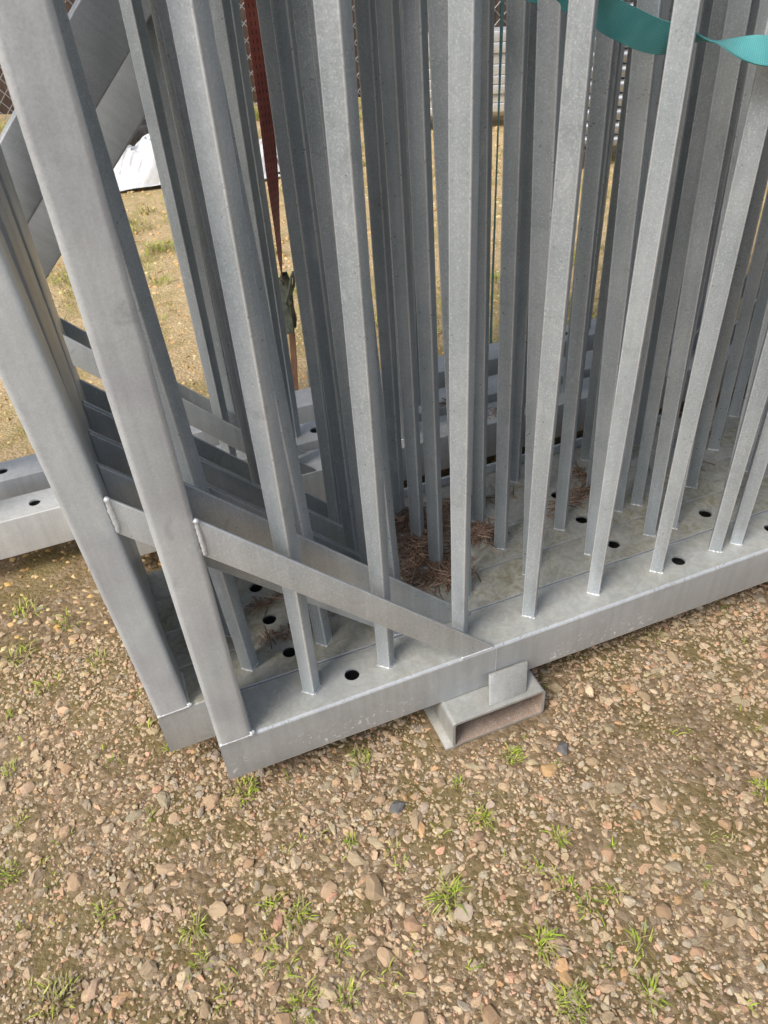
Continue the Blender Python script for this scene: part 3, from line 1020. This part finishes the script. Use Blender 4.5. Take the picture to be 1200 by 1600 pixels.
TUFTS = [  # x, y, blades, length, radius, dry, label
    (0.220, 0.872, 60, 0.034, 0.020, 0.15, 'grass tuft growing against the underside of the front rail, left of the skid'),
    (-0.017, 0.899, 85, 0.032, 0.026, 0.12, 'grass tuft right below the lower left corner of the front rail'),
    (0.493, 0.751, 70, 0.032, 0.022, 0.05, 'dense green grass tuft on the gravel just below the skid opening'),
    (0.373, 0.735, 30, 0.040, 0.012, 0.1, 'thin yellow green grass tuft just below the left corner of the skid'),
    (0.376, 0.662, 65, 0.034, 0.020, 0.15, 'grass tuft in the middle of the gravel, second below the left skid corner'),
    (0.486, 0.570, 45, 0.032, 0.013, 0.05, 'small round green grass tuft alone on the gravel right of centre'),
    (0.262, 0.559, 110, 0.036, 0.020, 0.08, 'big bright green star shaped grass tuft left of centre near the bottom'),
    (0.143, 0.717, 45, 0.030, 0.010, 0.05, 'upright green weed tuft left of the dark grey stone'),
    (0.367, 0.425, 70, 0.038, 0.016, 0.1, 'leaning grass tuft low in the picture, above the bottom edge right of centre'),
    (0.883, 0.497, 60, 0.034, 0.020, 0.1, 'grass tuft cut by the right edge of the picture'),
    (-0.449, 0.902, 75, 0.034, 0.022, 0.2, 'grass tuft at the left edge of the picture'),
    (-0.292, 0.768, 55, 0.036, 0.016, 0.35, 'yellowish grass tuft on the gravel in the lower left'),
    (-0.153, 0.680, 60, 0.036, 0.016, 0.2, 'grass tuft with long trailing blades in the lower left, beside the dry one'),
    (0.014, 0.631, 75, 0.034, 0.018, 0.05, 'green grass tuft growing under a flat grey stone, lower left of centre'),
    (-0.016, 0.497, 85, 0.030, 0.024, 0.2, 'wide yellow green grass tuft touching the bottom edge left of centre'),
    (-0.379, 0.655, 110, 0.046, 0.032, 0.75, 'large straw coloured half dry grass tuft in the bottom left corner'),
    (0.366, 0.336, 90, 0.034, 0.026, 0.25, 'wide grass tuft at the bottom edge right of centre'),
]
for x, y, n, L, r, dry, lab in TUFTS:
    out = ([], [], [])
    z = float(hgt(x, y))
    blades(x, y, z, int(n * random.uniform(0.75, 1.15)), L * random.uniform(0.45, 0.72), r * random.uniform(0.8, 1.2), min(0.85, dry * 0.8 + random.uniform(0.12, 0.4)), out)
    tag(grass_obj(out, 'grass_tuft', (x, y, z)), lab, 'grass tuft', 'grass tufts in the gravel')

out = ([], [], [])
small = [(0.419, 0.54, 22, .03, .012), (0.469, 0.447, 30, .03, .016), (0.452, 0.489, 34, .03, .014), (-0.054, 0.61, 28, .03, .014), (-0.023, 0.664, 28, .028, .012),
         (0.061, 0.55, 40, .03, .014), (0.051, 0.478, 45, .034, .015), (-0.154, 0.62, 34, .03, .014), (-0.032, 0.569, 55, .028, .024), (-0.131, 0.555, 26, .03, .016),
         (0.51, 0.364, 40, .036, .016), (0.478, 0.298, 45, .034, .016), (0.314, 0.683, 14, .02, .006), (-0.244, 1.061, 30, .03, .014), (-0.403, 1.596, 60, .04, .03),
         (-0.452, 1.13, 45, .034, .02), (-0.193, 0.918, 16, .03, .01), (0.515, 0.45, 24, .03, .012), (0.206, 0.67, 18, .026, .01), (0.943, 0.896, 30, .03, .016), (0.752, 0.952, 34, .03, .016),
         (-0.36, 1.33, 40, .034, .025), (-0.42, 1.45, 60, .04, .03), (-0.25, 1.35, 40, .036, .03), (-0.3, 1.52, 50, .04, .03), (-0.13, 1.05, 24, .03, .012)]
for x, y, n, L, r in small:
    blades(x, y, float(hgt(x, y)), int(n * 0.7), L * 0.75, r, 0.4, out)
for _ in range(230):                                   # tiny sprouts between the stones
    x, y = random.uniform(-0.9, 1.6), random.uniform(0.2, 1.4)
    if clear(np.array([[x, y]]), 0.01)[0]:
        blades(x, y, float(hgt(x, y)), random.randint(2, 6), random.uniform(0.012, 0.024), 0.008, 0.35, out)
for _ in range(900):                                   # sparse grass of the yard behind
    x, y = random.uniform(-2.0, 4.5), random.uniform(2.0, 7.0)
    f = math.sin(2.3 * x + 1) * math.sin(1.9 * y) + random.gauss(0, 0.6)
    if f > 0.1:
        blades(x, y, float(hgt(x, y)), random.randint(25, 60), random.uniform(0.035, 0.07), random.uniform(0.04, 0.13), 0.45, out)
for _ in range(140):                                   # longer grass along the foot of the fence
    t = random.uniform(-2.5, 5.0)
    x, y = 0.7 + 0.9 * t + random.gauss(0, 0.15), 7.05 - 0.43 * t + random.gauss(0, 0.15)
    blades(x, y, 0.0, random.randint(20, 40), random.uniform(0.08, 0.16), 0.1, 0.35, out)
tag(grass_obj(out, 'grass'), 'sparse yellow green grass growing through the gravel', 'grass', kind='stuff')

# ------------------------------------------------------------------ background: tarpaulin, fence, stacks
def tarp_mesh(w, d, h, nx_=140, ny_=90):
    xs, ys = np.meshgrid(np.linspace(-1, 1, nx_), np.linspace(-1, 1, ny_))
    R_ = np.clip(1 - (np.abs(xs) ** 2.6 + np.abs(ys) ** 2.2), 0, 1) ** 0.5
    f = np.zeros_like(xs)
    for k in range(20):
        a = rng.uniform(0, math.pi)
        s = rng.uniform(2.5, 8)
        ph = rng.uniform(0, 6)
        f += (1 - np.abs(np.sin((xs * math.cos(a) * w / d + ys * math.sin(a)) * s + ph + 0.8 * np.sin(3 * xs + k)))) ** 2 / s
    f -= f.min()
    z = R_ * (h * 0.35 + f * h * 0.62) + 0.016 * f
    ex = 1 + 0.07 * np.sin(5 * np.arctan2(ys, xs) + 1) + 0.04 * np.sin(11 * np.arctan2(ys, xs))
    v = np.stack([xs * w / 2 * ex + 0.05 * f, ys * d / 2 * ex, z + 0.008], -1).reshape(-1, 3)
    i = np.arange(nx_ * ny_).reshape(ny_, nx_)
    q = np.stack([i[:-1, :-1], i[:-1, 1:], i[1:, 1:], i[1:, :-1]], -1).reshape(-1, 4)
    return fast_mesh('tarpaulin', v, q, n=4)
tp = obj('tarpaulin', tarp_mesh(1.15, 0.62, 0.21), M_TARP, None, (0.74, 5.42, 0.0), (0, 0, -0.32))
tp.modifiers.new('thickness', 'SOLIDIFY').thickness = 0.002
tag(tp, 'crumpled white tarpaulin heaped on the ground behind the left bars', 'tarpaulin')
tp2 = obj('tarpaulin', tarp_mesh(0.40, 0.30, 0.10, 50, 36), M_TARP, None, (1.22, 5.22, 0.0), (0, 0, -0.5))
tp2.modifiers.new('thickness', 'SOLIDIFY').thickness = 0.002
tag(tp2, 'small piece of white sheet on the ground beside the red strap', 'tarpaulin')
bagv, bagf = ico(3)
bagv = bagv * (1 + 0.22 * np.sin(7 * bagv[:, :1] + 3 * bagv[:, 1:2]) * np.cos(6 * bagv[:, 2:3])) * np.array([0.12, 0.10, 0.12]) + np.array([0, 0, 0.085])
bg = obj('plastic_bag', fast_mesh('plastic_bag', bagv, bagf), M_BAG, None, (1.42, 5.25, 0))
tag(bg, 'crumpled grey plastic bag lying beside the small white sheet', 'bag')
bg2 = obj('black_tray', box_mesh('black_tray', -0.45, 0.45, -0.12, 0.12, 0, 0.16, 0.02), M_BLACK, None, (0.75, 6.35, 0.0), (0, 0, -0.4))
tag(bg2, 'low black box lying behind the white tarpaulin at the foot of the fence', 'box')

fdir = Vector((0.902, -0.431, 0))
fang = math.atan2(fdir.y, fdir.x)
fe = empty('chain_link_fence', (0.7, 7.3, 0))
fe.rotation_euler = (0, 0, fang)
tag(fe, 'grey chain link fence closing off the yard in the background', 'fence')
V, T = [], []
def bar_tri(p, q, r):
    p, q = np.array(p), np.array(q)
    d = (q - p) / np.linalg.norm(q - p)
    s = np.cross(d, (0, 1, 0))
    s /= np.linalg.norm(s)
    t = np.array((0, 1.0, 0))
    k = len(V)
    for c in (p, q):
        for m_ in range(4):
            a = math.pi / 2 * m_
            V.append(c + r * (math.cos(a) * s + math.sin(a) * t))
    for m_ in range(4):
        n_ = (m_ + 1) % 4
        T.append((k + m_, k + n_, k + 4 + n_, k + 4 + m_))
FX0, FX1, FH, DX, DZ = -3.2, 6.2, 1.9, 0.075, 0.075
Zt = FH - 0.06
x = FX0 - Zt
while x < FX1:
    for sgn in (1, -1):
        xa, xb = (x, x + Zt) if sgn == 1 else (x + Zt, x)
        za, zb_ = 0.06, 0.06 + Zt
        def clip(x0, z0, x1, z1):
            t0, t1 = 0.0, 1.0
            dx = x1 - x0
            for lim, s in ((FX0, 1), (FX1, -1)):
                a, b = s * (x0 - lim), s * (x1 - lim)
                if a < 0 and b < 0:
                    return None
                if a < 0:
                    t0 = max(t0, a / (a - b))
                elif b < 0:
                    t1 = min(t1, a / (a - b))
            return t0, t1
        r = clip(xa, za, xb, zb_)
        if r:
            f0, f1 = r
            bar_tri((xa + (xb - xa) * f0, 0.002 * sgn, za + (zb_ - za) * f0), (xa + (xb - xa) * f1, 0.002 * sgn, za + (zb_ - za) * f1), 0.0028)
    x += DX * 1.5
obj('wire_mesh', fast_mesh('wire_mesh', np.array(V), np.array(T), n=4), M_WIRE, fe)
for fx in (-3.2, -0.55, 2.2, 4.9):
    bm = bmesh.new()
    tube_bm(bm, [(fx, 0.03, -0.02), (fx, 0.03, FH)], 0.024, 14)
    obj('fence_post', finish(bm, 'fence_post', True, 60), M_WIRE, fe)
bm = bmesh.new()
tube_bm(bm, [(FX0, 0.03, FH), (FX1, 0.03, FH)], 0.018, 12)
obj('fence_rail', finish(bm, 'fence_rail', True, 60), M_WIRE, fe)

wall = empty('timber_wall', (0.7 + 0.431 * 0.55, 7.3 + 0.902 * 0.55, 0))
wall.rotation_euler = (0, 0, fang)
tag(wall, 'dark brown board wall standing behind the chain link fence', 'wall')
plank = box_mesh('plank', 0, 0.146, 0, 0.022, -0.02, 2.3, 0.003)
plank.materials.append(M_WOOD)
for k in range(62):
    o = obj('plank', plank, None, wall, (-3.0 + 0.15 * k, random.uniform(0, 0.012), random.uniform(-0.03, 0)))
lean = obj('board', box_mesh('board', -0.05, 0.05, 0, 0.02, 0, 1.7, 0.002), M_PALE, None, (1.80, 6.70, 0.04), (math.radians(-6), math.radians(2), fang))
tag(lean, 'pale upright board leaning on the fence, right of the red strap', 'board')

# stack of pale steel profiles
ORD = ['bottom', 'second', 'third', 'fourth', 'fifth', 'sixth', 'seventh', 'top']
for bx, lab in ((-0.55, 'left'), (0.95, 'right')):
    o = obj('bearer', box_mesh('bearer', bx - 0.05, bx + 0.05, -0.1, 0.32, -0.005, 0.105, 0.004), M_WOOD, None, (2.85, 5.36, 0), (0, 0, -0.35))
    tag(o, 'dark timber bearer under the ' + lab + ' end of the pale profile stack', 'bearer')
z = 0.107
for k in range(8):
    h = 0.058 if k < 4 else 0.066
    L0 = -0.85 + (0.0 if k < 5 else random.uniform(0.0, 0.12))
    dep = 0.20
    bm = bmesh.new()
    pr = [(0, 0), (dep, 0), (dep, h), (0, h)]
    box_bm(bm, L0, L0 + 2.4, 0, dep, z, z + h - 0.004)
    bmesh.ops.bevel(bm, geom=bm.edges[:], offset=0.004, segments=2, affect='EDGES', profile=0.5)
    o = obj('steel_profile', finish(bm, 'steel_profile', True, 50), M_PROFILE, None, (2.85, 5.36 + random.uniform(-.015, .015), 0), (0, 0, -0.35))
    pos = 'at the top of' if k == 7 else ('at the bottom of' if k == 0 else ORD[k] + ' from the bottom of')
    tag(o, 'pale galvanised steel profile ' + pos + ' the stack by the fence', 'profile', 'stacked steel profiles')
    z += h

# pile of bright pipes on the right
for k, t in enumerate((-0.2, 1.0)):
    o = obj('bearer', box_mesh('bearer', t - 0.05, t + 0.05, -0.06, 0.30, -0.005, 0.095, 0.004), M_WOOD, None, (3.1, 4.05, 0), (0, 0, -0.55))
    tag(o, 'dark timber bearer under the ' + ('near' if k else 'far') + ' end of the bright pipe pile', 'bearer')
pipe = bmesh.new()
n = 20
for (ra, flip) in ((0.036, False), (0.032, True)):
    A = [pipe.verts.new((-0.45, ra * math.cos(2 * math.pi * i / n), ra * math.sin(2 * math.pi * i / n))) for i in range(n)]
    B = [pipe.verts.new((2.2, ra * math.cos(2 * math.pi * i / n), ra * math.sin(2 * math.pi * i / n))) for i in range(n)]
    for i in range(n):
        j = (i + 1) % n
        pipe.faces.new((A[i], A[j], B[j], B[i]))
    if not flip:
        A0, B0 = A, B
for i in range(n):
    j = (i + 1) % n
    pipe.faces.new((A0[i], A0[j], A[j], A[i]))
    pipe.faces.new((B0[i], B0[j], B[j], B[i]))
pipe_me = finish(pipe, 'steel_pipe', True, 60)
pipe_me.materials.append(M_PIPE)
ROWS = ['bottom row'] + [w + ' row up' for w in ('second', 'third', 'fourth', 'fifth', 'sixth', 'seventh', 'eighth', 'ninth', 'tenth', 'eleventh', 'twelfth', 'thirteenth', 'fourteenth')] + ['top row']
for row in range(15):
    for c in range(2):
        o = obj('steel_pipe', pipe_me, None, None, (3.1, 4.05, 0), (0, 0, -0.55))
        off_ = Vector((-math.sin(-0.55), math.cos(-0.55), 0)) * (0.04 + 0.0735 * c) + Vector((math.cos(-0.55), math.sin(-0.55), 0)) * random.uniform(-.03, .03)
        o.location = Vector((3.1, 4.05, 0.132 + 0.0735 * row)) + off_
        tag(o, 'bright round steel pipe in the pile beyond the right bars, ' + ('back' if c else 'front') + ' column, ' + ROWS[row], 'pipe', 'piled steel pipes')
for k, t in enumerate((-0.12, 0.9)):
    for c, yy in enumerate((-0.012, 0.166)):
        o = obj('stake', box_mesh('stake', t - 0.02, t + 0.02, yy - 0.008, yy + 0.008, 0.0, 1.35, 0.002), M_BLACK, None, (3.1, 4.05, 0), (0, 0, -0.55))
        tag(o, 'black upright stake on the ' + ('back' if c else 'front') + ' of the ' + ('near' if k else 'far') + ' end of the pipe pile', 'stake')
